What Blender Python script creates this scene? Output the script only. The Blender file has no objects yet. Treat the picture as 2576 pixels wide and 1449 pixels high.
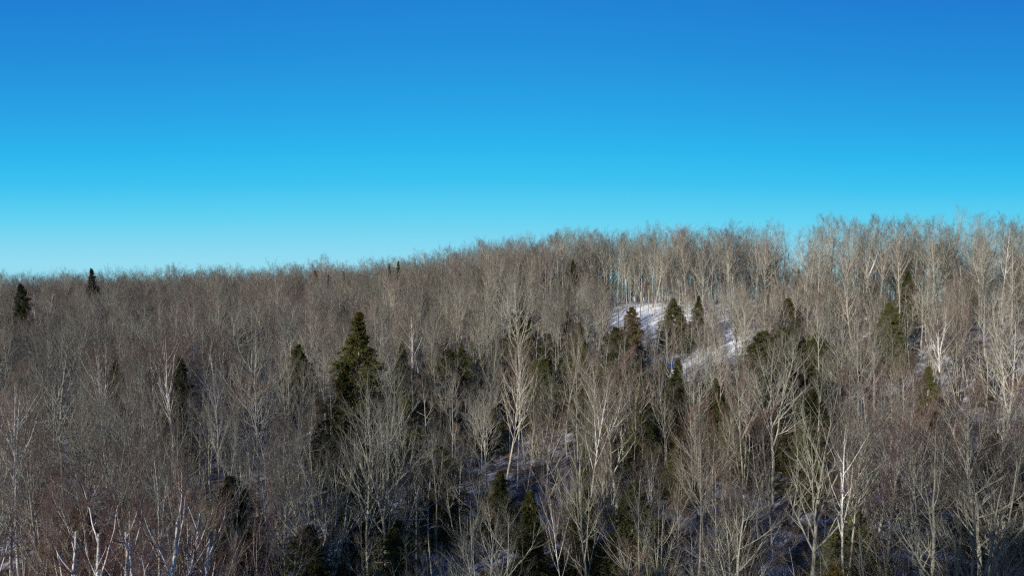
import bpy, math, random
import numpy as np
from mathutils import Vector

# ------------------------------------------------------------------ camera, sky, sun, exposure
scene = bpy.context.scene
C = scene.collection
PITCH = math.radians(-2.0)
FPX = 683.0                       # focal length in pixels of a 1024 px wide picture
cam = bpy.data.cameras.new('camera'); cam.sensor_width = 36.0
cam.lens = 36.0 * FPX / 1024.0; cam.clip_start = 0.1; cam.clip_end = 9000
camo = bpy.data.objects.new('camera', cam); C.objects.link(camo)
camo.location = (0, 0, 0); camo.rotation_euler = (math.pi / 2 + PITCH, 0, 0)
scene.camera = camo

SUN_EL = math.radians(15.5)
SUN_AZ = math.radians(224.0)      # compass bearing (0 = +Y, clockwise) of the sun: behind the camera, to the left
sdir = Vector((math.sin(SUN_AZ) * math.cos(SUN_EL), math.cos(SUN_AZ) * math.cos(SUN_EL), math.sin(SUN_EL)))
sl = bpy.data.lights.new('sun', 'SUN'); sl.energy = 5.0; sl.angle = math.radians(0.5); sl.color = (1.0, 0.965, 0.90)
so = bpy.data.objects.new('sun', sl); C.objects.link(so)
so.rotation_euler = sdir.to_track_quat('Z', 'Y').to_euler()

def lin(r, g, b):
    f = lambda c: (c / 255 / 12.92) if c / 255 <= 0.04045 else ((c / 255 + 0.055) / 1.055) ** 2.4
    return (f(r), f(g), f(b), 1)

world = bpy.data.worlds.new('World'); scene.world = world; world.use_nodes = True
nt = world.node_tree; N = nt.nodes; LK = nt.links
for n in list(N): N.remove(n)
out = N.new('ShaderNodeOutputWorld'); bg = N.new('ShaderNodeBackground'); LK.new(bg.outputs[0], out.inputs[0])
tc = N.new('ShaderNodeTexCoord'); sep = N.new('ShaderNodeSeparateXYZ'); LK.new(tc.outputs['Generated'], sep.inputs[0])
def wm(op, a, b, c=None):
    n = N.new('ShaderNodeMath'); n.operation = op
    for i, v in enumerate((a, b, c)):
        if v is None: continue
        if isinstance(v, (int, float)): n.inputs[i].default_value = v
        else: LK.new(v, n.inputs[i])
    return n.outputs[0]
# sky deepens either side of the view axis, edge darkening put into its colour, a little more on the right
side = wm('MULTIPLY_ADD', wm('MULTIPLY', sep.outputs['X'], sep.outputs['X']), 0.95, wm('MULTIPLY_ADD', sep.outputs['X'], 0.04, 1.0))
ramp = N.new('ShaderNodeValToRGB'); LK.new(wm('MULTIPLY', sep.outputs['Z'], side), ramp.inputs[0])
stops = [(0.0, (150, 220, 240)), (0.02, (138, 217, 241)), (0.07, (98, 209, 241)), (0.12, (62, 194, 240)), (0.165, (46, 182, 237)),
         (0.22, (42, 164, 230)), (0.30, (36, 143, 219)), (0.40, (32, 122, 208)), (0.6, (26, 94, 184)), (1.0, (20, 66, 150))]
el = ramp.color_ramp.elements
el[0].position = 0; el[0].color = lin(*stops[0][1]); el[1].position = 1; el[1].color = lin(*stops[-1][1])
for p, c in stops[1:-1]:
    e = el.new(p); e.color = lin(*c)
sky = N.new('ShaderNodeTexSky'); sky.sky_type = 'NISHITA'; sky.sun_disc = False
sky.sun_elevation = SUN_EL; sky.sun_rotation = SUN_AZ; sky.air_density = 1.0; sky.dust_density = 0.6; sky.ozone_density = 2.0
sk = N.new('ShaderNodeVectorMath'); sk.operation = 'SCALE'; sk.inputs['Scale'].default_value = 0.08
LK.new(sky.outputs[0], sk.inputs[0])
dotn = N.new('ShaderNodeVectorMath'); dotn.operation = 'DOT_PRODUCT'
LK.new(tc.outputs['Generated'], dotn.inputs[0]); dotn.inputs[1].default_value = tuple(sdir)
mr = N.new('ShaderNodeMapRange'); mr.interpolation_type = 'SMOOTHSTEP'
mr.inputs[1].default_value = 0.0; mr.inputs[2].default_value = 0.8; mr.inputs[3].default_value = 0.0; mr.inputs[4].default_value = 1.0
LK.new(dotn.outputs['Value'], mr.inputs[0])
mx = N.new('ShaderNodeMix'); mx.data_type = 'RGBA'
LK.new(mr.outputs[0], mx.inputs[0]); LK.new(ramp.outputs[0], mx.inputs[6]); LK.new(sk.outputs[0], mx.inputs[7])
LK.new(mx.outputs[2], bg.inputs[0]); bg.inputs[1].default_value = 1.0

scene.view_settings.view_transform = 'Standard'; scene.view_settings.look = 'None'
scene.view_settings.exposure = 0.0; scene.view_settings.gamma = 1.0
cy = scene.cycles
cy.max_bounces = 4; cy.diffuse_bounces = 2; cy.glossy_bounces = 1; cy.transmission_bounces = 1; cy.transparent_max_bounces = 4
cy.use_denoising = False
cy.filter_width = 1.3
scene.render.engine = 'CYCLES'

# ------------------------------------------------------------------ terrain
rng0 = np.random.default_rng(5)
def sstep(a, b, x):
    t = np.clip((x - a) / (b - a), 0, 1); return t * t * (3 - 2 * t)
K = 1024 / 2576.0                                   # px below are those of a 2576 px wide view of the photograph
def px2az(px): return np.arctan((np.asarray(px, float) - 1288) * K / FPX)
def el2(py, px=1288):                               # elevation angle of a picture row
    a = px2az(px); v = (724.5 - np.asarray(py, float)) * K / FPX      # up, forward 1, right tan(a)
    r = np.tan(a); c, s = math.cos(PITCH), math.sin(PITCH)
    fy = c - v * s; uz = v * c + s
    return np.arctan2(uz, np.hypot(fy, r))
AZN = px2az([-900, 0, 700, 1000, 1200, 1400, 1700, 2000, 2500, 3400])
RDN = np.array([300, 300, 262, 232, 212, 190, 176, 168, 152, 140.])
GZN = np.array([-24, -22.5, -18.5, -15.5, -12.5, -10.0, -9.2, -9.2, -7.0, -5.0])
def terrain(x, y):
    x = np.asarray(x, float); y = np.asarray(y, float)
    d = np.hypot(x, y); az = np.arctan2(x, np.maximum(y, 1e-3))
    az = np.where(y < 0, np.sign(x) * 1.2, az)
    R = np.interp(az, AZN, RDN); Z = np.interp(az, AZN, GZN)
    base = -27.0
    t = np.clip((d - 60) / (R - 60), 0, 1)
    t = 0.35 * t + 0.65 * t * t * (3 - 2 * t)
    zf = base + (Z - base) * t
    over = np.maximum(d - R, 0)
    zf = zf - 0.18 * over * sstep(0, 40, over) * np.clip(1 - over / 900, 0.25, 1)
    s = x * math.sin(SUN_AZ) + y * math.cos(SUN_AZ)      # metres towards the sun
    b = x * math.cos(SUN_AZ) - y * math.sin(SUN_AZ)      # metres across the sun's direction
    rise = np.interp(b, [-200, -4, 8, 20, 30, 38, 60], [52, 49, 41, 37, 27, 8, 6]) + 2.5 * np.sin(b * .33) + 1.5 * np.sin(b * .9 + 1)
    zb = base + rise * sstep(10, 74, s) * (1 - sstep(10, 70, y))
    w = 1 - sstep(5, 45, s)
    z = zf * w + zb * (1 - w)
    z = z + 0.7 * np.sin(x * 0.071 + 1.3) * np.cos(y * 0.063) + 0.35 * np.sin(x * 0.19 + y * 0.13) + 0.12 * np.sin(x * .61 - y * .47)
    return z

def new_mesh(name, verts, faces_flat, nper, mats, mat_idx=None, smooth=True):
    me = bpy.data.meshes.new(name)
    nv = len(verts); nf = len(faces_flat) // nper
    me.vertices.add(nv); me.vertices.foreach_set('co', np.ascontiguousarray(verts, np.float32).ravel())
    me.loops.add(nf * nper); me.loops.foreach_set('vertex_index', np.ascontiguousarray(faces_flat, np.int32).ravel())
    me.polygons.add(nf)
    me.polygons.foreach_set('loop_start', np.arange(0, nf * nper, nper, dtype=np.int32))
    me.polygons.foreach_set('loop_total', np.full(nf, nper, np.int32))
    if smooth: me.polygons.foreach_set('use_smooth', np.ones(nf, bool))
    for m in mats: me.materials.append(m)
    if mat_idx is not None: me.polygons.foreach_set('material_index', np.ascontiguousarray(mat_idx, np.int32))
    me.update(calc_edges=True)
    return me

# ------------------------------------------------------------------ materials
def mat_base(name):
    m = bpy.data.materials.new(name); m.use_nodes = True
    t = m.node_tree
    for n in list(t.nodes): t.nodes.remove(n)
    o = t.nodes.new('ShaderNodeOutputMaterial'); b = t.nodes.new('ShaderNodeBsdfDiffuse')
    t.links.new(b.outputs[0], o.inputs[0]); b.inputs['Roughness'].default_value = 0.3
    return m, t, b

def mix(t, f, a, b, blend='MIX'):
    n = t.nodes.new('ShaderNodeMix'); n.data_type = 'RGBA'; n.blend_type = blend
    for s, v in ((n.inputs[0], f), (n.inputs[6], a), (n.inputs[7], b)):
        if isinstance(v, bpy.types.NodeSocket): t.links.new(v, s)
        elif isinstance(v, (int, float)): s.default_value = v
        else: s.default_value = (*v, 1) if len(v) == 3 else v
    return n.outputs[2]

def noise(t, scale, detail=4, vec=None, rough=0.6, stretch=None):
    n = t.nodes.new('ShaderNodeTexNoise'); n.inputs['Scale'].default_value = scale
    n.inputs['Detail'].default_value = detail; n.inputs['Roughness'].default_value = rough
    c = t.nodes.new('ShaderNodeTexCoord'); src = c.outputs['Object']
    if stretch:
        mp = t.nodes.new('ShaderNodeMapping'); mp.inputs['Scale'].default_value = stretch
        t.links.new(src, mp.inputs[0]); src = mp.outputs[0]
    t.links.new(src, n.inputs['Vector'])
    return n.outputs[0]

def remap(t, v, a, b, c=0.0, d=1.0):
    n = t.nodes.new('ShaderNodeMapRange'); t.links.new(v, n.inputs[0])
    n.inputs[1].default_value = a; n.inputs[2].default_value = b; n.inputs[3].default_value = c; n.inputs[4].default_value = d
    return n.outputs[0]

def bark(name, c1, c2, dark, var=0.35, lich=None):
    """Bark: two tones by noise, dark cracks, and a tone of its own for every tree (object random)."""
    m, t, b = mat_base(name)
    n1 = noise(t, 1.1, 5); n2 = noise(t, 9.0, 3, stretch=(1, 1, 0.35))
    col = mix(t, remap(t, n1, .35, .65), c1, c2)
    if lich: col = mix(t, remap(t, noise(t, 2.7, 4), .5, .62), col, lich)
    col = mix(t, remap(t, n2, .56, .68), col, dark)
    oi = t.nodes.new('ShaderNodeObjectInfo')
    v = remap(t, oi.outputs['Random'], 0, 1, 1 - var, 1 + var)
    hs = t.nodes.new('ShaderNodeHueSaturation'); t.links.new(col, hs.inputs['Color']); t.links.new(v, hs.inputs['Value'])
    t.links.new(hs.outputs[0], b.inputs[0])
    return m

M = {}
M['bark_grey'] = bark('bark_grey', (.44, .42, .36), (.33, .315, .265), (.14, .13, .105), .28, (.42, .42, .31))
M['bark_olive'] = bark('bark_olive', (.40, .38, .31), (.29, .28, .225), (.12, .11, .085), .28, (.37, .375, .285))
M['bark_tan'] = bark('bark_tan', (.48, .435, .35), (.37, .33, .265), (.17, .15, .115), .22)
M['twig_grey'] = bark('twig_grey', (.20, .18, .155), (.15, .137, .118), (.10, .088, .075), .38)
M['twig_olive'] = bark('twig_olive', (.22, .21, .155), (.17, .163, .118), (.11, .10, .075), .38)
M['twig_red'] = bark('twig_red', (.21, .125, .105), (.16, .095, .08), (.11, .07, .06), .3)
M['twig_brown'] = bark('twig_brown', (.225, .172, .132), (.175, .133, .102), (.115, .088, .066), .38)

def birch_mat():
    m, t, b = mat_base('bark_birch')
    n2 = noise(t, 3.2, 3, stretch=(.8, .8, 3.5)); n1 = noise(t, .9, 4)
    col = mix(t, remap(t, n1, .4, .65), (.80, .77, .72), (.62, .58, .52))
    col = mix(t, remap(t, n2, .60, .66), col, (.06, .05, .045))
    t.links.new(col, b.inputs[0]); return m
M['birch'] = birch_mat()

def needle(name, a, b2, c, var=.3):
    m, t, b = mat_base(name)
    col = mix(t, remap(t, noise(t, 1.6, 3), .38, .62), a, b2)
    col = mix(t, remap(t, noise(t, 5.0, 3), .52, .66), col, c)
    oi = t.nodes.new('ShaderNodeObjectInfo')
    v = remap(t, oi.outputs['Random'], 0, 1, 1 - var, 1 + var)
    hs = t.nodes.new('ShaderNodeHueSaturation'); t.links.new(col, hs.inputs['Color']); t.links.new(v, hs.inputs['Value'])
    t.links.new(hs.outputs[0], b.inputs[0])
    return m
M['needle_green'] = needle('needle_green', (.092, .090, .027), (.056, .060, .019), (.15, .12, .036))
M['needle_dark'] = needle('needle_dark', (.082, .086, .030), (.052, .058, .021), (.125, .115, .038))
M['needle_gold'] = needle('needle_gold', (.115, .080, .025), (.075, .058, .020), (.15, .095, .03))

def ground_mat():
    m, t, b = mat_base('snow_ground')
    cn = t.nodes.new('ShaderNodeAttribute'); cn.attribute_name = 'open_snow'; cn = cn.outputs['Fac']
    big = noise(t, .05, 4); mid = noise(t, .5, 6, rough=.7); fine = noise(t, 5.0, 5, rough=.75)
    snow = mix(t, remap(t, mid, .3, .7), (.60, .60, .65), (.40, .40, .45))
    snow = mix(t, cn, snow, (.88, .88, .89))  # clearing whiter and cleaner; sunlight and woodland shade put into the snow tones
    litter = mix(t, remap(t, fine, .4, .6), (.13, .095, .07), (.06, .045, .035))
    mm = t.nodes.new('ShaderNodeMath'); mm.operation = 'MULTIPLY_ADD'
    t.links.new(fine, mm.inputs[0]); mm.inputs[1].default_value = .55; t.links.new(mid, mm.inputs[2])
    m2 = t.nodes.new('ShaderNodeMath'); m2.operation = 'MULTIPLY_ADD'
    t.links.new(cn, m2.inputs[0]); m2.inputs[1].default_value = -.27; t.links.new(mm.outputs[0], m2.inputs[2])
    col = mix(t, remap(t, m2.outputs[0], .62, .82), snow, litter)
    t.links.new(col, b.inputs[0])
    bp = t.nodes.new('ShaderNodeBump'); bp.inputs['Strength'].default_value = .6; bp.inputs['Distance'].default_value = .25
    t.links.new(mid, bp.inputs['Height']); t.links.new(bp.outputs[0], b.inputs['Normal'])
    return m
M['ground'] = ground_mat()

# ------------------------------------------------------------------ the ground, one sheet to the horizon
def axis(lo, hi, step, far):
    core = np.arange(lo, hi + .1, step)
    a = [lo - 20, lo - 60, lo - 150, lo - 400, lo - 1000, -far]; c = [hi + 20, hi + 60, hi + 150, hi + 400, hi + 1000, far]
    return np.concatenate([sorted(a), core, sorted(c)])
gx = axis(-300, 300, 2.5, 4500); gy = axis(-130, 420, 2.5, 4500)
GX, GY = np.meshgrid(gx, gy)
GZ = terrain(GX, GY) + 0.06 * rng0.standard_normal(GX.shape)
vv = np.stack([GX, GY, GZ], -1).reshape(-1, 3)
nx, ny = len(gx), len(gy)
ii = (np.arange(ny - 1)[:, None] * nx + np.arange(nx - 1)[None, :]).ravel()
gf = np.stack([ii, ii + 1, ii + nx + 1, ii + nx], -1).ravel()
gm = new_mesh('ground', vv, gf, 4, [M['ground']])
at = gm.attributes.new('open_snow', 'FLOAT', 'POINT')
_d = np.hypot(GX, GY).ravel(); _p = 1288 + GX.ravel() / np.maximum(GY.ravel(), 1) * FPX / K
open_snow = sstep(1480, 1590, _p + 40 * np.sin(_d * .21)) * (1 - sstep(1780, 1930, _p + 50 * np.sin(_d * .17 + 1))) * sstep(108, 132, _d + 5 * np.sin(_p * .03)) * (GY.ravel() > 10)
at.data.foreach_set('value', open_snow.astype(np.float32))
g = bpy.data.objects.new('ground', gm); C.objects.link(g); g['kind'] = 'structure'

# ------------------------------------------------------------------ branch growth, all branches of a level at once
def norm(v): return v / np.maximum(np.linalg.norm(v, axis=-1, keepdims=True), 1e-9)

def grow(rng, P, D, L, k, r0, r1, wander, up, droop=0.0):
    n = len(P); pts = np.empty((n, k + 1, 3)); pts[:, 0] = P; d = norm(D.copy())
    for i in range(k):
        d = d + rng.standard_normal((n, 3)) * wander
        d[:, 2] += up - droop * (i / k)
        d = norm(d); P = P + d * (L / k)[:, None]; pts[:, i + 1] = P
    s = np.linspace(0, 1, k + 1)[None, :]
    rad = r0[:, None] * (1 - s) ** .9 + r1[:, None] * s
    return pts, rad

def spawn(rng, pts, rad, Lp, m, t0, t1, ang, dang, lf, flat=0.0):
    """m children on each parent: start, direction, parent radius there, t."""
    n, k1, _ = pts.shape; k = k1 - 1
    u = (np.arange(m)[None, :] + rng.random((n, m))) / m
    t = t0 + (t1 - t0) * u
    f = np.clip(t * k, 0, k - 1e-4); i = f.astype(int); w = (f - i)[..., None]
    r = np.arange(n)[:, None]
    a, b = pts[r, i], pts[r, i + 1]
    P = a * (1 - w) + b * w; T = norm(b - a)
    R = rad[r, i] * (1 - w[..., 0]) + rad[r, i + 1] * w[..., 0]
    ref = np.where(np.abs(T[..., 2:3]) > .85, np.array([1., 0, 0]), np.array([0, 0, 1.]))
    U = norm(np.cross(T, ref)); V = np.cross(T, U)
    ph = rng.random((n, 1)) * 6.28 + np.arange(m)[None, :] * 2.4 + rng.standard_normal((n, m)) * .5
    A = ang + dang * rng.standard_normal((n, m))
    D = T * np.cos(A)[..., None] + (U * np.cos(ph)[..., None] + V * np.sin(ph)[..., None]) * np.sin(A)[..., None]
    L = Lp[:, None] * lf(t) * (0.7 + .6 * rng.random((n, m)))
    return P.reshape(-1, 3), D.reshape(-1, 3), L.ravel(), R.ravel(), t.ravel()

def tubes(pts, rad, s):
    n, k1, _ = pts.shape
    T = np.empty_like(pts); T[:, 1:-1] = pts[:, 2:] - pts[:, :-2]; T[:, 0] = pts[:, 1] - pts[:, 0]; T[:, -1] = pts[:, -1] - pts[:, -2]
    T = norm(T)
    ax = norm(pts[:, -1] - pts[:, 0])
    ref = np.where(np.abs(ax[:, 2:3]) > .75, np.array([1., .13, 0]), np.array([0.1, 0, 1.]))[:, None, :]
    U = norm(np.cross(T, ref)); V = np.cross(T, U)
    a = np.arange(s) * 2 * math.pi / s
    ring = U[:, :, None, :] * np.cos(a)[None, None, :, None] + V[:, :, None, :] * np.sin(a)[None, None, :, None]
    vs = pts[:, :, None, :] + ring * rad[:, :, None, None]
    base = (np.arange(n)[:, None, None] * k1 + np.arange(k1 - 1)[None, :, None]) * s
    j = np.arange(s)[None, None, :]; j2 = (j + 1) % s
    f = np.stack([base + j, base + j2, base + s + j2, base + s + j], -1)
    return vs.reshape(-1, 3), f.reshape(-1)

def merge(parts):
    V, F, MI, o = [], [], [], 0
    for (v, f), mi in parts:
        V.append(v); F.append(f + o); o += len(v); MI.append(np.full(len(f) // 4, mi))
    return np.concatenate(V), np.concatenate(F), np.concatenate(MI)

def bare(seed, H=18., r=.012, stems=1, spread=.0, clear=.35, limbs=16, ang=.72, limb_len=.34, up=.07, n2=8, n3=7, n4=5,
         twig=.42, tw_r=.0042, wander=.05, lean=0.02, fork=0, trunk_up=.04, droop=0.0, top_keep=.55, tip=.07):
    """A leafless tree: returns (trunk parts, crown parts) as lists of tube meshes."""
    rng = np.random.default_rng(seed)
    n = stems
    if H > 12 and seed < 60: clear = min(clear * 1.22, .54)
    ph = rng.random() * 6.28 + np.arange(n) * 6.283 / max(n, 1) + rng.standard_normal(n) * .3
    off = 0.0 if n == 1 else .25
    P = np.stack([np.cos(ph) * off, np.sin(ph) * off, np.full(n, -.4)], -1)
    lean_v = spread if n > 1 else lean
    D = np.stack([np.cos(ph) * lean_v, np.sin(ph) * lean_v, np.ones(n)], -1)
    L = H * (np.ones(n) if n == 1 else (.8 + .2 * rng.random(n)))
    R0 = H * r * (np.ones(n) if n == 1 else .62 + .2 * rng.random(n))
    R0 = R0 * 1.15
    tp, tr = grow(rng, P, D, L, 22, R0, R0 * tip, .022 + wander * .25, trunk_up)
    tr[:, 0] *= 1.35
    trunk = [tubes(tp, tr, 8)]
    pp, pr, pL, pR = tp, tr, L, R0
    if fork:                                       # the stem parts into several leaders
        fp, fd, fl, fr, ft = spawn(rng, tp, tr, L, fork, clear * .95, clear * 1.35, .42, .10, lambda t: (1 - t) * 1.02)
        q, qr = grow(rng, fp, fd, fl, 16, fr * .78, fr * .05, .05, .075)
        trunk.append(tubes(q, qr, 6))
        lp, ld, ll, lr, lt = spawn(rng, q, qr, fl, max(4, limbs // 2), .12, .97, ang * .85, .16, lambda t: .62 * (1 - t * .62))
    P1, D1, L1, R1, T1 = spawn(rng, pp, pr, pL, max(6, int(limbs * .78)), clear, .985, ang, .2,
                               lambda t: 1.1 * limb_len * (1 - top_keep * ((t - clear) / (1 - clear)) ** 1.3))
    low = np.clip(1 - (T1 - clear) / (1 - clear), 0, 1)
    D1[:, 2] *= (1 - .25 * low)
    if fork:
        P1, D1, L1, R1 = np.concatenate([P1, lp]), np.concatenate([D1, ld]), np.concatenate([L1, ll]), np.concatenate([R1, lr])
    r1 = np.minimum(R1 * .62, L1 * .015 + .008)
    b1, br1 = grow(rng, P1, D1, L1, 10, r1, r1 * .18, wander * 1.2, up, droop)
    crown = []
    trunk.append(tubes(b1, br1, 5))                # main limbs go with the trunk
    P2, D2, L2, R2, _ = spawn(rng, b1, br1, L1, n2, .15, .95, .44, .13, lambda t: .56 * (1 - .58 * t))
    r2 = np.minimum(R2 * .7, L2 * .010 + .008)
    b2, br2 = grow(rng, P2, D2, L2, 6, r2, r2 * .3, wander * 1.7, up * .9, droop)
    mid = tubes(b2, br2, 4)
    P3, D3, L3, R3, _ = spawn(rng, b2, br2, L2, n3, .12, .94, .44, .15, lambda t: .50 * (1 - .45 * t))
    L3 = np.maximum(L3, twig * .9)
    r3 = np.clip(R3 * .65, tw_r * 1.4, tw_r * 2.6)
    b3, br3 = grow(rng, P3, D3, L3, 4, r3, r3 * .45, wander * 2.2, up * 1.1)
    crown.append(tubes(b3, br3, 3))
    if n4:
        P4, D4, L4, R4, _ = spawn(rng, b3, br3, L3, n4, .15, .95, .52, .17, lambda t: 0 * t + 1)
        L4 = twig * (.5 + .8 * rng.random(len(L4)))
        r4 = np.full(len(L4), tw_r)
        b4, br4 = grow(rng, P4, D4, L4, 2, r4, r4 * .4, wander * 2.2, up)
        crown.append(tubes(b4, br4, 3))
    return trunk, crown, [mid]

def conifer(seed, H=17., W=3.0, nb=240, clear=.05, droop=.25, sub=12, leaf=6, size=.34, irregular=.25, power=.8):
    rng = np.random.default_rng(seed)
    P = np.array([[0, 0, -.4]]); D = np.array([[.01, .01, 1.]])
    tp, tr = grow(rng, P, D, np.array([H]), 18, np.array([H * .011]), np.array([.01]), .012, .05)
    trunk = [tubes(tp, tr, 8)]
    u = (np.arange(nb) + rng.random(nb)) / nb
    t = clear + (.985 - clear) * u
    lump = 1 + irregular * (np.sin(t * 23 + rng.random() * 6) * .5 + rng.standard_normal(nb) * .55)
    side = np.arange(nb) * 2.4 + rng.standard_normal(nb) * .4
    lump = lump * (1 + irregular * .6 * np.sin(side * 1.0 + t * 5 + rng.random() * 6))
    L = W * np.clip((1 - (t - clear) / (1 - clear)), 0.0, 1) ** power * np.clip(lump, .35, 1.7) + .08
    z = t * H - .4
    f = np.clip(t * 18, 0, 17.99); i = f.astype(int); w = (f - i)[:, None]
    PP = tp[0, i] * (1 - w) + tp[0, i + 1] * w
    el = .12 + .42 * t ** 3 + rng.standard_normal(nb) * .12
    DD = np.stack([np.cos(side) * np.cos(el), np.sin(side) * np.cos(el), np.sin(el)], -1)
    b, br = grow(rng, PP, DD, L, 6, L * .012 + .006, np.full(nb, .004), .06, -.02, droop * .5)
    trunk.append(tubes(b, br, 3))
    # side sprays
    P2, D2, L2, R2, T2 = spawn(rng, b, br, L, sub, .12, 1.0, .85, .2, lambda t: .36 * (1.15 - .75 * t))
    D2[:, 2] *= .45; L2 = np.maximum(L2, .1)
    b2, br2 = grow(rng, P2, D2, L2, 3, np.full(len(L2), .006), np.full(len(L2), .003), .08, -.02, droop * .8)
    P3, D3, L3, R3, _ = spawn(rng, b2, br2, L2, leaf, .05, 1.0, .62, .25, lambda t: 0 * t + 1)
    n = len(P3)
    D3[:, 2] -= .15; D3 = norm(D3)
    ln = size * (.6 + .8 * rng.random(n)) * np.clip(1.15 - (P3[:, 2] / H) ** 3 * .6, .4, 1); wd = ln * (.20 + .14 * rng.random(n))
    q = norm(rng.standard_normal((n, 3)) + np.array([0, 0, 1.1])); S = norm(np.cross(D3, q)); Nn = np.cross(S, D3)
    a = P3; c = P3 + D3 * ln[:, None]; m = P3 + D3 * (ln * .45)[:, None]
    s1 = m + S * (wd / 2)[:, None] - Nn * (wd * .18)[:, None]; s2 = m - S * (wd / 2)[:, None] - Nn * (wd * .18)[:, None]
    v = np.stack([a, s1, c, s2], 1).reshape(-1, 3); fc = np.arange(n * 4)
    return trunk, [(v, fc)], []

proto_col = bpy.data.collections.new('far_tree_sources')         # not linked to the scene: sources for the far wood
SPEC = {}
def register(key, tc, mats, kind, look):
    trunk, crown, mid = tc
    tv, tf, _ = merge([(p, 0) for p in trunk]); cv, cf, ci = merge([(p, 0) for p in crown] + [(p, 1) for p in mid])
    top = max(tv[:, 2].max(), cv[:, 2].max())
    SPEC[key] = dict(trunk=new_mesh('trunk', tv, tf, 4, [mats[0]]), crown=new_mesh('crown', cv, cf, 4, [mats[1], mats[1] if kind == 'birch' else mats[0]], ci, smooth=kind != 'conifer'),
                     H=top, kind=kind, look=look, W=np.percentile(np.hypot(cv[:, 0], cv[:, 1]), 97))

# near sources -------------------------------------------------------------
G, O, T_ = M['bark_grey'], M['bark_olive'], M['bark_tan']
tg, to, trd, tb = M['twig_grey'], M['twig_olive'], M['twig_red'], M['twig_brown']
register('maple_a', bare(11, 19, .0092, limbs=20, clear=.34, fork=3, limb_len=.30, n2=7, n3=4, n4=2), (G, tg), 'bare', 'grey forked')
register('maple_b', bare(12, 19, .0086, limbs=26, clear=.30, ang=.62, limb_len=.31, n2=7, n3=4, n4=2), (O, to), 'bare', 'olive-grey tall')
register('maple_c', bare(13, 18, .0098, limbs=18, clear=.30, fork=4, ang=.78, limb_len=.34, n2=7, n3=5, n4=3, wander=.07), (O, tg), 'bare', 'broad grey-green')
register('maple_d', bare(14, 20, .0082, limbs=28, clear=.40, ang=.55, limb_len=.26, n2=7, n3=4, n4=2), (T_, tb), 'bare', 'tan upright')
register('clump_a', bare(21, 17, .0088, stems=3, spread=.13, limbs=15, clear=.32, limb_len=.29, ang=.58, n2=7, n3=4, n4=2), (G, tb), 'bare', 'multi-stemmed grey')
register('clump_b', bare(22, 16, .0085, stems=5, spread=.22, limbs=11, clear=.30, limb_len=.27, ang=.52, n2=7, n3=4, n4=2), (O, to), 'bare', 'fan-shaped many-stemmed')
register('red_a', bare(31, 15, .0080, limbs=26, clear=.28, limb_len=.30, ang=.68, n2=8, n3=5, n4=3, twig=.45), (G, trd), 'bare', 'reddish twiggy')
register('red_b', bare(32, 14, .0085, stems=3, spread=.16, limbs=15, clear=.28, limb_len=.31, ang=.62, n2=8, n3=5, n4=3, twig=.42), (T_, trd), 'bare', 'reddish multi-stemmed')
register('brown_a', bare(33, 16, .0080, limbs=28, clear=.32, limb_len=.28, ang=.60, n2=8, n3=5, n4=3, twig=.42), (G, tb), 'bare', 'brown bushy')
register('pole_a', bare(41, 18, .0066, limbs=18, clear=.50, limb_len=.20, ang=.62, n2=7, n3=5, n4=4), (G, tg), 'bare', 'slender grey')
register('pole_b', bare(42, 17, .0062, limbs=17, clear=.45, limb_len=.19, ang=.70, n2=6, n3=5, n4=4, lean=.12), (T_, to), 'bare', 'slender leaning')
register('birch_a', bare(51, 17, .0078, limbs=13, clear=.42, fork=3, limb_len=.26, ang=.55, n2=6, n3=5, n4=4, trunk_up=.03), (M['birch'], tb), 'birch', 'forked')
register('birch_b', bare(52, 16, .0074, limbs=16, clear=.45, limb_len=.23, ang=.58, n2=6, n3=5, n4=4, lean=.08), (M['birch'], tb), 'birch', 'single-stemmed')
register('birch_c', bare(53, 14, .0115, stems=4, spread=.26, limbs=9, clear=.45, limb_len=.26, ang=.62, tip=.4, n2=6, n3=5, n4=4, wander=.07), (M['birch'], trd), 'birch', 'clump of')
register('spruce_a', conifer(61, 17, 4.4, nb=380, sub=12, leaf=9, irregular=.42, power=1.1, size=.27), (G, M['needle_green']), 'conifer', 'tall')
register('spruce_b', conifer(62, 14, 3.6, nb=280, sub=12, leaf=9, irregular=.40, power=1.1, size=.27), (G, M['needle_dark']), 'conifer', 'dark')
register('hemlock', conifer(63, 12, 4.2, nb=300, sub=12, leaf=9, irregular=.42, power=.85, size=.27, droop=.35), (G, M['needle_dark']), 'conifer', 'broad dark')
register('gold', conifer(64, 13, 4.0, nb=260, sub=11, leaf=7, irregular=.38, power=.85), (G, M['needle_gold']), 'conifer', 'golden-brown')

# ------------------------------------------------------------------ far sources (fewer, slightly stouter twigs)
FAR = []
def far(trunk_crown, mats, name):
    trunk, crown, mid = trunk_crown
    v, f, mi = merge([(p, 0) for p in trunk + mid] + [(p, 1) for p in crown])
    me = new_mesh(name, v, f, 4, list(mats), mi)
    o = bpy.data.objects.new('%02d_%s' % (len(FAR), name), me); proto_col.objects.link(o)
    FAR.append((v[:, 2].max(), name)); return o
fk = dict(n2=6, n3=4, n4=2, tw_r=.006, twig=.5)
far(bare(71, 18, .0088, limbs=22, clear=.42, fork=3, limb_len=.26, **fk), (G, tg), 'far_tree')
far(bare(72, 19, .0080, limbs=26, clear=.45, ang=.6, limb_len=.25, **fk), (O, to), 'far_tree')
far(bare(73, 17, .0084, limbs=24, clear=.40, limb_len=.29, ang=.66, **fk), (G, tb), 'far_tree')
far(bare(74, 18, .0078, limbs=24, clear=.48, limb_len=.23, ang=.62, **fk), (T_, tb), 'far_tree')
far(bare(75, 16, .0082, limbs=26, clear=.36, limb_len=.29, ang=.64, **fk), (G, trd), 'far_tree')
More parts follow.
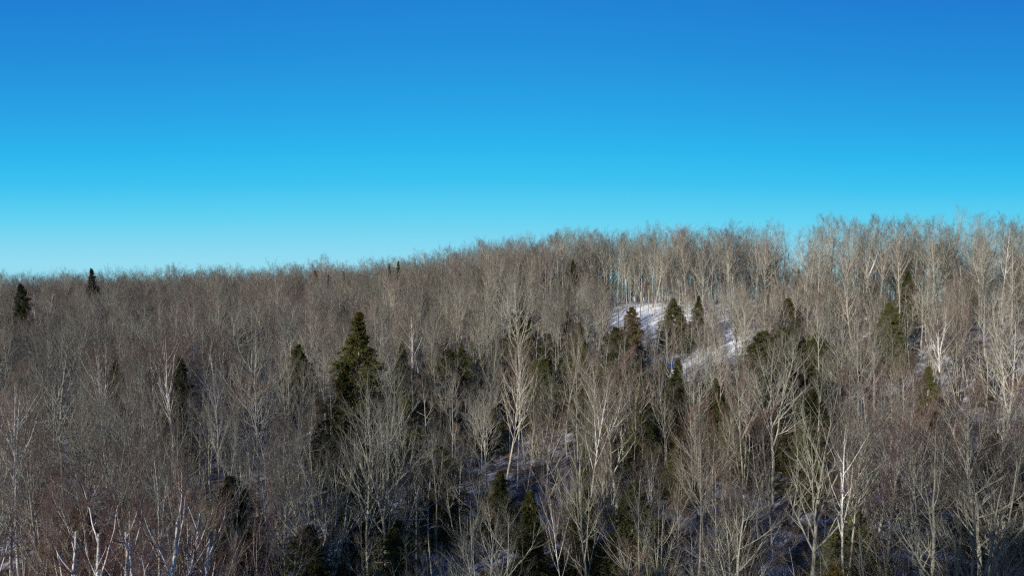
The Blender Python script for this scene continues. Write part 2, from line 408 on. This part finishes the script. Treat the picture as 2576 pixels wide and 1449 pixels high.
far(bare(76, 18, .0086, stems=3, spread=.1, limbs=15, clear=.42, limb_len=.25, ang=.58, **fk), (T_, tg), 'far_tree')
far(bare(77, 17, .0072, limbs=18, clear=.45, limb_len=.21, ang=.6, **fk), (M['birch'], tb), 'far_tree')
NFAR = len(FAR)
sk_ = dict(n2=5, n3=3, n4=2, tw_r=.005, twig=.35)
far(bare(81, 6, .0075, stems=4, spread=.28, limbs=9, clear=.2, limb_len=.34, **sk_), (G, trd), 'sapling')
far(bare(82, 7, .0065, stems=2, spread=.15, limbs=12, clear=.25, limb_len=.30, **sk_), (O, to), 'sapling')
far(bare(85, 11, .0052, limbs=12, clear=.45, limb_len=.18, n2=5, n3=4, n4=2), (T_, tg), 'sapling')
far(bare(86, 12, .0055, limbs=13, clear=.5, limb_len=.16, lean=.1, n2=5, n3=4, n4=2), (G, tb), 'sapling')
far(bare(83, 5, .0075, stems=5, spread=.35, limbs=8, clear=.15, limb_len=.36, **sk_), (T_, tb), 'sapling')
far(bare(84, 8, .0062, limbs=16, clear=.3, limb_len=.26, **sk_), (G, tg), 'sapling')

# ------------------------------------------------------------------ placing
SKX = [0, 230, 500, 700, 810, 900, 1000, 1100, 1200, 1300, 1400, 1460, 1600, 1800, 1900, 1990, 2050, 2300, 2576]
SKY = [688, 680, 672, 664, 655, 662, 648, 634, 608, 600, 584, 572, 580, 570, 562, 585, 555, 546, 542]
def skyline(px): return np.interp(px, SKX, SKY) - 13

def ground_at(px, d):
    a = float(px2az(px)); x, y = d * math.sin(a), d * math.cos(a)
    return x, y, float(terrain(x, y))
def azpx(x, y): return 1288 + math.tan(math.atan2(x, y)) * FPX / K if y > 0 else -9999

things = []      # (key, x, y, z, scale_xy, scale_z, rot, px, d, label or None)
def hero(key, px, top, d, label, wide=1.0, rot=None, hmax=24):
    x, y, z = ground_at(px, d)
    if SPEC[key]['kind'] == 'conifer' and d < 140 and px != 893:
        wide *= 1.35
        if px < 1300: top += 28
    zt = d * math.tan(float(el2(top, px)))
    h = min(max(zt - z, 3.0), hmax); s = h / SPEC[key]['H']
    things.append([key, x, y, z, s * wide if s * wide < 1.6 else 1.6, s, rot if rot is not None else random.random() * 6.28, px, d, label])

random.seed(7)
# conifers: kind, px, top row, distance, label, width
for k, px, top, d, lab, w in [
    ('spruce_a', 893, 782, 86, 'tallest green spruce, standing alone among bare trees left of the centre', 1.75),
    ('spruce_b', 848, 905, 84, 'green spruce pressed against the left foot of the tallest spruce', .95),
    ('spruce_b', 1018, 835, 96, 'dark spruce just right of the tallest spruce, half hidden by twigs', .8),
    ('spruce_b', 978, 664, 205, 'small pointed dark spruce on the skyline, left one of the close pair', .55),
    ('spruce_b', 1003, 655, 200, 'small pointed dark spruce on the skyline, right one of the close pair', .6),
    ('spruce_b', 790, 680, 225, 'small dark spruce tip right under the skyline above the tallest spruce', .9),
    ('spruce_b', 826, 690, 215, 'faint small spruce tip just right of another under the skyline', .7),
    ('spruce_b', 864, 682, 220, 'narrow dark spruce tip between bare crowns under the skyline', .6),
    ('spruce_b', 232, 674, 245, 'broad dark spruce top breaking the skyline at the far left', .9),
    ('hemlock', 60, 712, 185, 'wide dark evergreen near the left edge below the skyline', .6),
    ('spruce_b', 1312, 742, 128, 'dark evergreen behind the tall bare tree at the centre', 1.0),
    ('spruce_a', 1455, 808, 104, 'green spruce behind bare limbs, below and left of the snowy clearing', .8),
    ('gold', 1590, 770, 118, 'golden-brown evergreen directly under the left end of the snowy clearing', .85),
    ('gold', 1440, 655, 172, 'brownish evergreen high on the slope left of the snowy clearing', .8),
    ('spruce_a', 1755, 742, 132, 'green pointed spruce at the right end of the snowy clearing', .95),
    ('hemlock', 1718, 790, 128, 'low green evergreen leaning on the pointed spruce by the clearing', .7),
    ('spruce_b', 2012, 676, 158, 'dark round evergreen under the ridge trees right of the clearing', .9),
    ('hemlock', 1935, 665, 165, 'dull olive evergreen veiled by bare crowns under the ridge', .6),
    ('hemlock', 2105, 718, 146, 'dark evergreen left of the dead white trunk on the ridge', .9),
    ('hemlock', 2205, 704, 146, 'dark evergreen right beside the dead white trunk on the ridge', .85),
    ('spruce_b', 2280, 680, 140, 'tallest dark evergreen on the ridge, right of the dead white trunk', 1.35),
    ('hemlock', 2430, 712, 142, 'dark flat-topped evergreen on the ridge near the right edge', .9),
    ('hemlock', 1905, 830, 104, 'large dark evergreen behind the pale forked trees right of the centre', 1.35),
    ('hemlock', 1990, 822, 108, 'dark evergreen behind the right half of the spreading bare tree', 1.3),
    ('hemlock', 2070, 935, 90, 'dark evergreen low behind the tall straight trunk on the right', .7),
    ('spruce_b', 445, 868, 102, 'dark green spruce right behind the forked white birch', .85),
    ('spruce_b', 275, 868, 108, 'dark green spruce left of the forked white birch', .7),
    ('hemlock', 740, 835, 112, 'dark evergreen among grey poles left of the tallest spruce', .7),
    ('hemlock', 1215, 745, 140, 'dark evergreen in the brown wood above the centre', .6),
    ('hemlock', 590, 1160, 56, 'dark low evergreen shaded under bare limbs in the lower left', .9),
    ('hemlock', 905, 1120, 62, 'dark evergreen under the big forked tree at lower centre left', .9),
    ('hemlock', 1120, 1090, 66, 'dark evergreen in shade right of the big forked tree', .9),
    ('spruce_b', 1340, 1235, 50, 'small green spruce in front of the blue shaded snow at lower centre', .9),
    ('spruce_a', 1462, 1175, 52, 'green spruce behind the pale trunks at the bottom centre', .8),
    ('hemlock', 1590, 1215, 50, 'green evergreen under the twiggy pale trees at the bottom', .8),
    ('hemlock', 1870, 1255, 55, 'dark evergreen left of the tall straight trunk at the bottom', .6),
    ('gold', 2105, 1415, 34, 'small yellowish evergreen at the bottom edge between two trunks', .5),
    ('hemlock', 1690, 975, 84, 'dark evergreen behind the row of pale trunks right of centre', .7),
    ('spruce_b', 2480, 905, 104, 'dark evergreen veiled by brown twigs near the right edge', .7),
    ('hemlock', 1960, 905, 92, 'black-green evergreen mass low behind the spreading forked bare tree', 1.0),
    ('hemlock', 1560, 820, 108, 'dull green evergreen below the golden-brown one under the clearing', .9),
    ('hemlock', 1140, 850, 104, 'dark evergreen among tan limbs right of the tallest spruce', .8),
    ('hemlock', 1010, 960, 82, 'dark evergreen in the gap behind the big forked tree', .8),
    ('hemlock', 1255, 1150, 66, 'dark evergreen above the bluish snow at lower centre', .8),
    ('hemlock', 2250, 760, 118, 'dark evergreen under the ridge between brown crowns', .8),
    ('hemlock', 215, 1240, 48, 'dark evergreen behind the white birch clump at bottom left', .8),
    ('hemlock', 1010, 1270, 50, 'black-green evergreen at the lower edge left of the centre', .8),
    ('hemlock', 745, 1290, 45, 'black-green evergreen in the shade at the lower left of centre', .8),
    ]:
    hero(k, px, top, d, lab, w)
# birches
for k, px, top, d, lab, w in [
    ('birch_a', 430, 795, 86, 'forked white birch rising before the dark spruce at left', .95),
    ('birch_b', 12, 905, 62, 'white birch trunk nearest the left edge of the wood', .9),
    ('birch_b', 36, 890, 66, 'second white birch trunk from the left edge', .9),
    ('birch_a', 262, 800, 88, 'white birch with spreading crown left of the forked white birch', 1.0),
    ('birch_a', 520, 800, 90, 'white birch with a wide fork right of the forked white birch', 1.0),
    ('birch_b', 392, 830, 92, 'thin white birch pole close left of the forked white birch', .8),
    ('birch_c', 182, 1140, 32, 'white birch clump of crooked stems at the bottom left corner', .8),
    ('birch_c', 290, 1200, 31, 'low white birch clump between two taller clumps at bottom left', .7),
    ('birch_c', 400, 1130, 33, 'white birch clump leaning right, rightmost of the three at bottom left', .8),
    ('birch_a', 2368, 740, 100, 'white birch with wide bright branches below the ridge at right', 1.05),
    ('birch_b', 2150, 985, 50, 'white birch trunk right of the tall straight grey trunk', .8),
    ('birch_b', 1432, 1180, 44, 'thin curved white birch at the bottom centre', .6),
    ('birch_b', 1478, 905, 60, 'pale birch trunk rising at the lower centre right of the bluish snow', .8),
    ('birch_b', 1300, 845, 78, 'thin white birch in the middle of the wood, leaning slightly', .8),
    ('birch_a', 1655, 1090, 62, 'twin pale birch before the bluish snow right of centre', .8),
    ('birch_b', 2250, 890, 92, 'slim white birch among brown twigs left of the bright branching birch', .7),
    ]:
    hero(k, px, top, d, lab, w)
# leafless trees that stand out in the photograph
for k, px, top, d, lab, w in [
    ('maple_a', 985, 862, 50, 'big forked grey bare tree below and right of the tallest spruce', 1.0),
    ('maple_b', 920, 900, 53, 'tall bare tree directly left of the big forked one', .9),
    ('maple_b', 142, 765, 74, 'tall olive-grey bare tree with fan crown near the left edge', 1.1),
    ('maple_b', 640, 792, 76, 'tall bare tree with broad fan crown left of the tallest spruce', 1.2),
    ('maple_c', 1310, 645, 112, 'tall bare tree with radiating limbs in front of the central evergreen', .9),
    ('maple_b', 2038, 835, 52, 'tall straight grey bare tree with long trunk reaching the bottom', .95),
    ('pole_b', 2130, 1010, 56, 'leaning bare trunk just right of the tall straight grey tree', .9),
    ('clump_b', 2345, 1030, 43, 'fan-shaped many-stemmed bare tree with dark foot at lower right', 1.5),
    ('maple_a', 1950, 795, 76, 'spreading pale forked bare tree in front of the dark evergreens', 1.1),
    ('pole_a', 1880, 880, 70, 'pale slender bare tree left of the spreading forked tree', .9),
    ('maple_b', 1490, 1010, 46, 'pale straight bare tree at the lower centre beside the green spruce', .85),
    ('clump_a', 1665, 1085, 40, 'twiggy multi-stemmed bare tree at the bottom right of centre', 1.0),
    ('maple_c', 350, 940, 52, 'wide olive bare tree with low limbs in the lower left', 1.05),
    ('clump_a', 470, 960, 48, 'stout multi-stemmed bare tree right of the wide olive tree', .95),
    ('red_a', 215, 1100, 42, 'reddish twiggy tree behind the white birch clump at bottom left', 1.2),
    ('red_b', 640, 1200, 38, 'reddish multi-stemmed bush-like tree at the bottom left of centre', 1.0),
    ('brown_a', 1560, 860, 66, 'brown rounded twiggy tree below the snowy clearing', 1.3),
    ('red_b', 2210, 870, 72, 'dull red twiggy tree at right below the ridge evergreens', 1.4),
    ('brown_a', 2470, 930, 58, 'brown twiggy tree near the right edge behind the fan-shaped tree', 1.4),
    ('clump_b', 1180, 1230, 36, 'fanned bare tree with low spreading limbs at the bottom centre', 1.3),
    ('maple_c', 820, 1060, 45, 'grey bare tree left below the big forked tree', .9),
    ('maple_d', 1255, 820, 68, 'tan upright bare tree with close limbs left of centre', .9),
    ('pole_a', 1900, 1190, 38, 'slim pale bare tree with long low arms at the bottom right', 1.5),
    ('clump_a', 1750, 860, 80, 'multi-stemmed pale bare tree below the pointed green spruce', 1.0),
    ('maple_a', 2540, 700, 88, 'tall brown bare tree at the right edge under the ridge', 1.0),
    ('pole_a', 808, 634, 232, 'small pale bare tree poking above the skyline over the spruce tips', 1.2),
    ('maple_c', 1452, 560, 184, 'tall rounded bare tree standing above the ridge line', 1.0),
    ('maple_b', 1375, 578, 190, 'bare ridge tree with airy crown left of the tall rounded one', 1.0),
    ('maple_c', 268, 655, 205, 'feathery bare tree rising above the skyline at far left', .8),
    ('pole_a', 1128, 612, 215, 'faint thin bare tree sticking out of the skyline left of centre', .8),
    ]:
    hero(k, px, top, d, lab, w)

# slim trees standing in the snow clearing, their trunks dark or pale before the snow
for i, (px, d, k, top) in enumerate([(1556, 141, 'pole_a', 588), (1578, 148, 'maple_d', 578), (1597, 138, 'pole_b', 600), (1611, 152, 'pole_a', 582), (1628, 143, 'pole_a', 612),
                                     (1643, 150, 'maple_d', 584), (1662, 139, 'pole_b', 596), (1684, 147, 'pole_a', 580), (1706, 152, 'pole_a', 590), (1730, 149, 'maple_d', 574),
                                     (1789, 148, 'pole_a', 578), (1812, 142, 'pole_b', 598), (1838, 150, 'pole_a', 570)]):
    hero(k, px, top, d, '%s slim bare tree from the left with its trunk standing in the snowy clearing' %
         ['first', 'second', 'third', 'fourth', 'fifth', 'sixth', 'seventh', 'eighth', 'ninth', 'tenth', 'eleventh', 'twelfth', 'thirteenth'][i], .8)

# scattered wood: jittered grid over the slope, heights held under the skyline of the photograph
rng = np.random.default_rng(99)
heroes_xy = np.array([(t[1], t[2]) for t in things])
hero_d = np.array([t[8] for t in things])
near_keys = ['maple_a', 'maple_b', 'maple_c', 'maple_d', 'clump_a', 'clump_b', 'red_a', 'red_b', 'brown_a', 'pole_a', 'pole_b', 'birch_b']
near_p = np.array([.11, .14, .06, .16, .07, .03, .07, .04, .09, .21, .11, .006]); near_p /= near_p.sum()
def in_clearing(px, d):
    if 1540 < px < 1690 and 122 < d < 160: return .24
    if 1790 < px < 1900 and 126 < d < 158: return .5
    if 560 < px < 700 and 95 < d < 150: return .45
    if 60 < px < 190 and 85 < d < 140: return .45
    if px > 1990 and 40 < d < 92: return .85
    if 1250 < px < 1480 and 55 < d < 100: return .6
    return 1.0
RED = [(370, 112, 15), (480, 120, 14), (230, 44, 9), (330, 50, 8), (560, 44, 8), (1580, 66, 9), (2230, 76, 12), (2400, 62, 12), (2480, 85, 14), (1480, 84, 9), (690, 215, 18), (100, 120, 12), (1700, 150, 8), (1950, 150, 10)]
REDXY = [(d * math.sin(float(px2az(p))), d * math.cos(float(px2az(p))), r) for p, d, r in RED]
def redness(x, y): return max(math.exp(-((x - a) ** 2 + (y - b) ** 2) / (r * r)) for a, b, r in REDXY)
cl = lambda x, y, s: math.sin(x * s + 1.7) * math.cos(y * s * 1.3 + .4) + .6 * math.sin(x * s * 2.3 - y * s * 1.9)
cand = []
def scatter(x0, x1, y0, y1, step):
    for x in np.arange(x0, x1, step):
        for y in np.arange(y0, y1, step):
            cand.append((x + (rng.random() - .5) * step * .95, y + (rng.random() - .5) * step * .95))
scatter(-300, 300, 20, 400, 4.0)
rest = []
for x, y in cand:
    d = math.hypot(x, y); px = azpx(x, y); az = math.atan2(x, y)
    if d < 30 or abs(az) > math.radians(43 if d > 60 else 50): continue
    R = float(np.interp(az, AZN, RDN))
    if px > 1500 and d > R + (24 if px > 1950 else 34): continue
    if d > R + 75: continue
    dens = .78 * in_clearing(px, d)
    if px > 1250 and d > R - 24: dens *= .6 if px > 1950 else .85
    if d < 60: dens *= .85
    if rng.random() > dens: continue
    dd = np.hypot(heroes_xy[:, 0] - x, heroes_xy[:, 1] - y)
    if dd.min() < 2.6: continue
    # keep the view to tall named trees open: nothing big right in front of the tallest spruce
    if any(t[0] in ('spruce_a', 'spruce_b', 'hemlock', 'gold') and abs(px - t[7]) < 2600 * 2.6 / t[8] and t[8] - 45 < d < t[8] - 2 and t[8] < 140 and (t[7] > 1050 or t[7] in (893, 848, 1018, 445)) for t in things[:50]) and rng.random() < .72: continue
    if any(abs(px - hp) < w and d0 < d < d1 and rng.random() < pr for hp, w, d0, d1, pr in
           ((880, 46, 48, 86, .93), (430, 30, 40, 84, .6), (2368, 36, 60, 99, .6), (172, 90, 28, 36, 1), (290, 90, 28, 36, 1), (388, 90, 28, 37, 1), (2190, 24, 90, 142, .5),
            (2038, 18, 28, 52, 1), (985, 40, 28, 50, 1), (2345, 70, 28, 43, 1), (1950, 50, 50, 76, .7), (1610, 60, 85, 135, .8), (640, 30, 40, 76, .6))): continue
    z = float(terrain(x, y))
    h = rng.normal(16.0, 2.0) if rng.random() < .7 else rng.normal(12, 2)
    if d < 50: h = rng.normal(13.5, 2.2)
    h = min(max(h, 6), 20)
    sky_y = float(skyline(px)) + abs(rng.normal(0, 12)) - float(np.interp(px, [950, 1700], [2, 10]))
    if rng.random() < .14: sky_y -= 6 + 14 * rng.random()
    if px > 1450 and R - 80 < d < R - 20 and rng.random() < .8: sky_y = max(sky_y, 660 + 75 * rng.random())
    if 1530 < px < 1720 and d < 124: sky_y = max(sky_y, 795 + 30 * rng.random())
    hcap = d * math.tan(float(el2(sky_y, px))) - z
    if px > 1150 and R - 34 < d < R + 20: h = max(h, hcap - rng.random() * 2.5)      # ridge trees reach the skyline
    elif d > R - 40: h = max(h, hcap - rng.random() * 4.5)
    h = min(h, hcap, 22)
    if h < 6.5: continue
    rest.append([x, y, z, h, px, d])
# young evergreens under the bare crowns
for i in range(52):
    for q in range(60):
        d = 42 + 88 * rng.random(); px = rng.uniform(1050 if d > 64 else 450, 2566); x, y, z = ground_at(px, d)
        if (1480 < px < 1960 and 105 < d) or in_clearing(px, d) < .8 or cl(x, y, .04) < -.1: continue
        if min(math.hypot(t[1] - x, t[2] - y) for t in things) < 5: continue
        break
    k = ['hemlock', 'spruce_b', 'hemlock', 'spruce_a'][i % 4] if px > 1050 else 'hemlock'; s = rng.uniform(6.5, 10.5) / SPEC[k]['H']
    things.append([k, x, y, z, s * rng.uniform(1.1, 1.5), s, rng.random() * 6.28, px, d, None])
# rank by size in the picture: the largest are things of their own
n_bare = sum(SPEC[t[0]]['kind'] == 'bare' for t in things)
def seen(r): return -60 < r[4] < 2636
rest.sort(key=lambda r: -(r[3] / r[5]) if seen(r) else 0)
N_IND = 299 - n_bare
red_keys = {'red_a', 'red_b', 'brown_a'}
far_pts, n_ind = [], 0
for r in rest:
    x, y, z, h, px, d = r
    if seen(r) and n_ind < N_IND:
        p = near_p.copy(); c = cl(x, y, .055)
        for i, k in enumerate(near_keys):
            if k in red_keys: p[i] *= (2.0 if c > .3 else .4) + 8 * redness(x, y)
        p /= p.sum()
        k = near_keys[rng.choice(len(near_keys), p=p)]
        s = h / SPEC[k]['H']
        w = s * (.68 + .4 * rng.random())
        things.append([k, x, y, z, w, s, rng.random() * 6.28, px, d, None])
        if SPEC[k]['kind'] == 'bare': n_ind += 1
    else:
        c = cl(x, y, .045)
        i = int(rng.choice(NFAR, p=[.21, .19, .19, .15, .12, .12, .02] if c < .4 and redness(x, y) < .3 else [.08, .08, .26, .12, .37, .08, .01]))
        far_pts.append((x, y, z, i, h / FAR[i][0], .8 + .45 * rng.random(), rng.random() * 6.28, d, px))

# younger growth behind the ridge line, seen between the ridge trunks
for q in range(210):
    px = rng.uniform(1400, 2620); R_ = float(np.interp(float(px2az(px)), AZN, RDN)); x, y, z = ground_at(px, R_ + rng.uniform(-6, 34))
    i = int(rng.integers(6)); far_pts.append((x, y, z, i, rng.uniform(.42, .66), rng.uniform(.9, 1.4), rng.random() * 6.28, R_, px))

# the wooded hillside behind the camera, whose shade falls on the valley floor
for a in np.arange(22, 112, 6.0):
    for b in np.arange(-95, 110, 6.0):
        aa, bb = a + rng.normal() * 1.6, b + rng.normal() * 1.6
        xx = aa * math.sin(SUN_AZ) + bb * math.cos(SUN_AZ); yy = aa * math.cos(SUN_AZ) - bb * math.sin(SUN_AZ)
        if yy > 0 and abs(xx) < yy * .95: continue
        if math.hypot(xx, yy) < 16 or (bb > 18 and aa < 62) or (aa > 46 and bb < 30 and rng.random() < .75) or (bb >= 30 and rng.random() < .6): continue
        i = int(rng.integers(NFAR)); far_pts.append((xx, yy, float(terrain(xx, yy)), i, rng.uniform(.85, 1.1), 1, rng.random() * 6.28, 99, 0))

# ------------------------------------------------------------------ building the things
NAMES = {'bare': 'bare_tree', 'birch': 'birch_tree', 'conifer': 'evergreen_tree'}
LAND = [(330, 'near the left edge'), (620, 'around the forked white birch'), (1050, 'around the tallest spruce'),
        (1440, 'at the centre'), (1860, 'below the clearing'), (2200, 'around the straight trunk'), (9999, 'near the right edge')]
ORD = ['first', 'second', 'third', 'fourth', 'fifth', 'sixth', 'seventh', 'eighth', 'ninth', 'tenth', 'eleventh', 'twelfth', 'thirteenth', 'fourteenth', 'fifteenth', 'sixteenth', 'seventeenth', 'eighteenth', 'nineteenth', 'twentieth']
def cell(t):
    k = SPEC[t[0]]; kind = {'birch': 'white birch', 'bare': 'bare tree', 'conifer': 'young evergreen'}[k['kind']]
    row = 'lowest row' if t[8] < 58 else 'middle rows' if t[8] < 82 else 'upper rows'
    return (k['look'] + ' ' + kind, row, next(l for x, l in LAND if t[7] < x))
cells = {}
for t in things:
    if t[9] is None: cells.setdefault(cell(t), []).append(t)
for (look, row, land), v in cells.items():
    v.sort(key=lambda t: t[7])
    for i, t in enumerate(v):
        t[9] = ('%s %s, %s' % (look, land, row)) if len(v) == 1 else ('%s from left of %ss %s, %s' % (ORD[i], look, land, row))
GROUP = {'bare': 'leafless hardwood trees on the snowy slope', 'birch': 'white birches among the leafless trees', 'conifer': 'evergreens scattered through the leafless wood'}
CAT = {'bare': 'tree', 'birch': 'birch', 'conifer': 'evergreen tree'}
used = {}
for key, x, y, z, sxy, sz, rot, px, d, lab in things:
    sp = SPEC[key]; nm = NAMES[sp['kind']]
    root = bpy.data.objects.new(nm, None); C.objects.link(root)
    root.empty_display_size = .5
    root.location = (x, y, z); root.rotation_euler = (0 if sp['kind'] == 'conifer' else .05 * math.sin(x * 7 + y), 0 if sp['kind'] == 'conifer' else .05 * math.sin(y * 5 - x * 3), rot); root.scale = (sxy, sxy, sz)
    root['label'] = lab; root['category'] = CAT[sp['kind']]; root['group'] = GROUP[sp['kind']]
    for part in ('trunk', 'crown'):
        if (key, part) not in used:
            o = bpy.data.objects.new(part, sp[part]); used[(key, part)] = o
        else:
            o = used[(key, part)].copy()
        C.objects.link(o); o.parent = root

# the dead white trunk on the ridge
x, y, z = ground_at(2182, 146)
root = bpy.data.objects.new('dead_tree', None); C.objects.link(root); root.location = (x, y, z)
root.scale = (.82, .82, .82); root['label'] = 'dead white snag with a bent broken top, on the ridge among dark evergreens'; root['category'] = 'dead tree'
pts = np.array([[[0, 0, -.4], [.0, 0, 3], [.05, 0, 7], [.1, 0, 9.4], [.5, 0, 10.6], [1.3, 0, 12.4], [2.0, .1, 14.2], [2.3, .1, 15.5]]])
p1 = tubes(pts, np.array([[.26, .23, .2, .19, .17, .14, .09, .04]]), 8)
o = bpy.data.objects.new('trunk', new_mesh('trunk', p1[0], p1[1], 4, [M['birch']])); C.objects.link(o); o.parent = root
pts = np.array([[[.08, 0, 9.1], [-.1, 0, 10.2], [-.2, 0, 11.6], [-.15, 0, 12.8]], [[1.5, 0, 13], [1.1, .1, 14], [.4, .1, 14.7], [-.1, .1, 15.1]], [[.3, 0, 10.1], [1.1, -.1, 10.4], [1.8, -.1, 11.2], [2.2, -.2, 12.1]]])
p1 = tubes(pts, np.array([[.09, .07, .04, .02]] * 3), 5)
o = bpy.data.objects.new('branch', new_mesh('branch', p1[0], p1[1], 4, [M['birch']])); C.objects.link(o); o.parent = root

# ------------------------------------------------------------------ stuff: far wood and undergrowth, one object each
def instanced(name, label, cat, pts):
    a = np.array([p[:7] for p in pts], float)
    me = bpy.data.meshes.new(name); me.vertices.add(len(a)); me.vertices.foreach_set('co', np.ascontiguousarray(a[:, :3], np.float32).ravel())
    at = me.attributes.new('pick', 'INT', 'POINT'); at.data.foreach_set('value', a[:, 3].astype(np.int32))
    at = me.attributes.new('size', 'FLOAT_VECTOR', 'POINT')
    at.data.foreach_set('vector', np.stack([a[:, 4] * a[:, 5], a[:, 4] * a[:, 5], a[:, 4]], -1).astype(np.float32).ravel())
    at = me.attributes.new('turn', 'FLOAT_VECTOR', 'POINT')
    at.data.foreach_set('vector', np.stack([0 * a[:, 6], 0 * a[:, 6], a[:, 6]], -1).astype(np.float32).ravel())
    o = bpy.data.objects.new(name, me); C.objects.link(o)
    o['kind'] = 'stuff'; o['label'] = label; o['category'] = cat
    ng = bpy.data.node_groups.new(name, 'GeometryNodeTree')
    ng.interface.new_socket('Geometry', in_out='INPUT', socket_type='NodeSocketGeometry')
    ng.interface.new_socket('Geometry', in_out='OUTPUT', socket_type='NodeSocketGeometry')
    n = ng.nodes; l = ng.links
    gi = n.new('NodeGroupInput'); go = n.new('NodeGroupOutput')
    mp = n.new('GeometryNodeMeshToPoints'); iop = n.new('GeometryNodeInstanceOnPoints'); ci = n.new('GeometryNodeCollectionInfo')
    ci.inputs['Collection'].default_value = proto_col; ci.inputs['Separate Children'].default_value = True; ci.inputs['Reset Children'].default_value = True
    def attr(nm, ty):
        q = n.new('GeometryNodeInputNamedAttribute'); q.data_type = ty; q.inputs[0].default_value = nm; return q.outputs[0]
    l.new(gi.outputs[0], mp.inputs[0]); l.new(mp.outputs[0], iop.inputs['Points']); l.new(ci.outputs[0], iop.inputs['Instance'])
    iop.inputs['Pick Instance'].default_value = True
    l.new(attr('pick', 'INT'), iop.inputs['Instance Index']); l.new(attr('turn', 'FLOAT_VECTOR'), iop.inputs['Rotation']); l.new(attr('size', 'FLOAT_VECTOR'), iop.inputs['Scale'])
    l.new(iop.outputs[0], go.inputs[0])
    md = o.modifiers.new('scatter', 'NODES'); md.node_group = ng
    return o
instanced('far_wood', 'mass of grey-brown leafless trees covering the far slope and ridge', 'wood', far_pts)

brush = []
tries = 0
while len(brush) < 2300 and tries < 90000:
    tries += 1
    d = 28 + 200 * rng.random() ** .8; az = rng.uniform(-.78, .78); x, y = d * math.sin(az), d * math.cos(az); px = azpx(x, y)
    if d > float(np.interp(az, AZN, RDN)) - 3: continue
    dn = max(in_clearing(px, d), .42)
    if d < 80 and rng.random() < .45: continue
    if d < 45 and px < 520: continue
    if rng.random() > dn * dn * (.5 + .5 * (cl(x, y, .12) > -.2)): continue
    i = NFAR + int(rng.choice(6, p=[.09, .10, .32, .32, .05, .12])); brush.append((x, y, float(terrain(x, y)), i, rng.uniform(.55, 1.15), rng.uniform(.9, 1.4), rng.random() * 6.28))
tries = 0; n0 = len(brush)
while len(brush) < n0 + 420 and tries < 30000:
    tries += 1
    px = rng.uniform(1250, 2650); R_ = float(np.interp(float(px2az(px)), AZN, RDN)); d = R_ + rng.uniform(-22, 30)
    x, y, z = ground_at(px, d)
    if in_clearing(px, d) < .5: continue
    i = NFAR + int(rng.choice(6, p=[.2, .25, .15, .15, .05, .2])); brush.append((x, y, z, i, rng.uniform(.8, 1.3), rng.uniform(1, 1.5), rng.random() * 6.28))
instanced('undergrowth', 'grey and reddish brush and saplings under the trees', 'undergrowth', brush)
print('things', len(things), 'far', len(far_pts), 'brush', len(brush), 'cells max', max(len(v) for v in cells.values()),
      'verts', sum(len(s['trunk'].vertices) + len(s['crown'].vertices) for s in SPEC.values()))
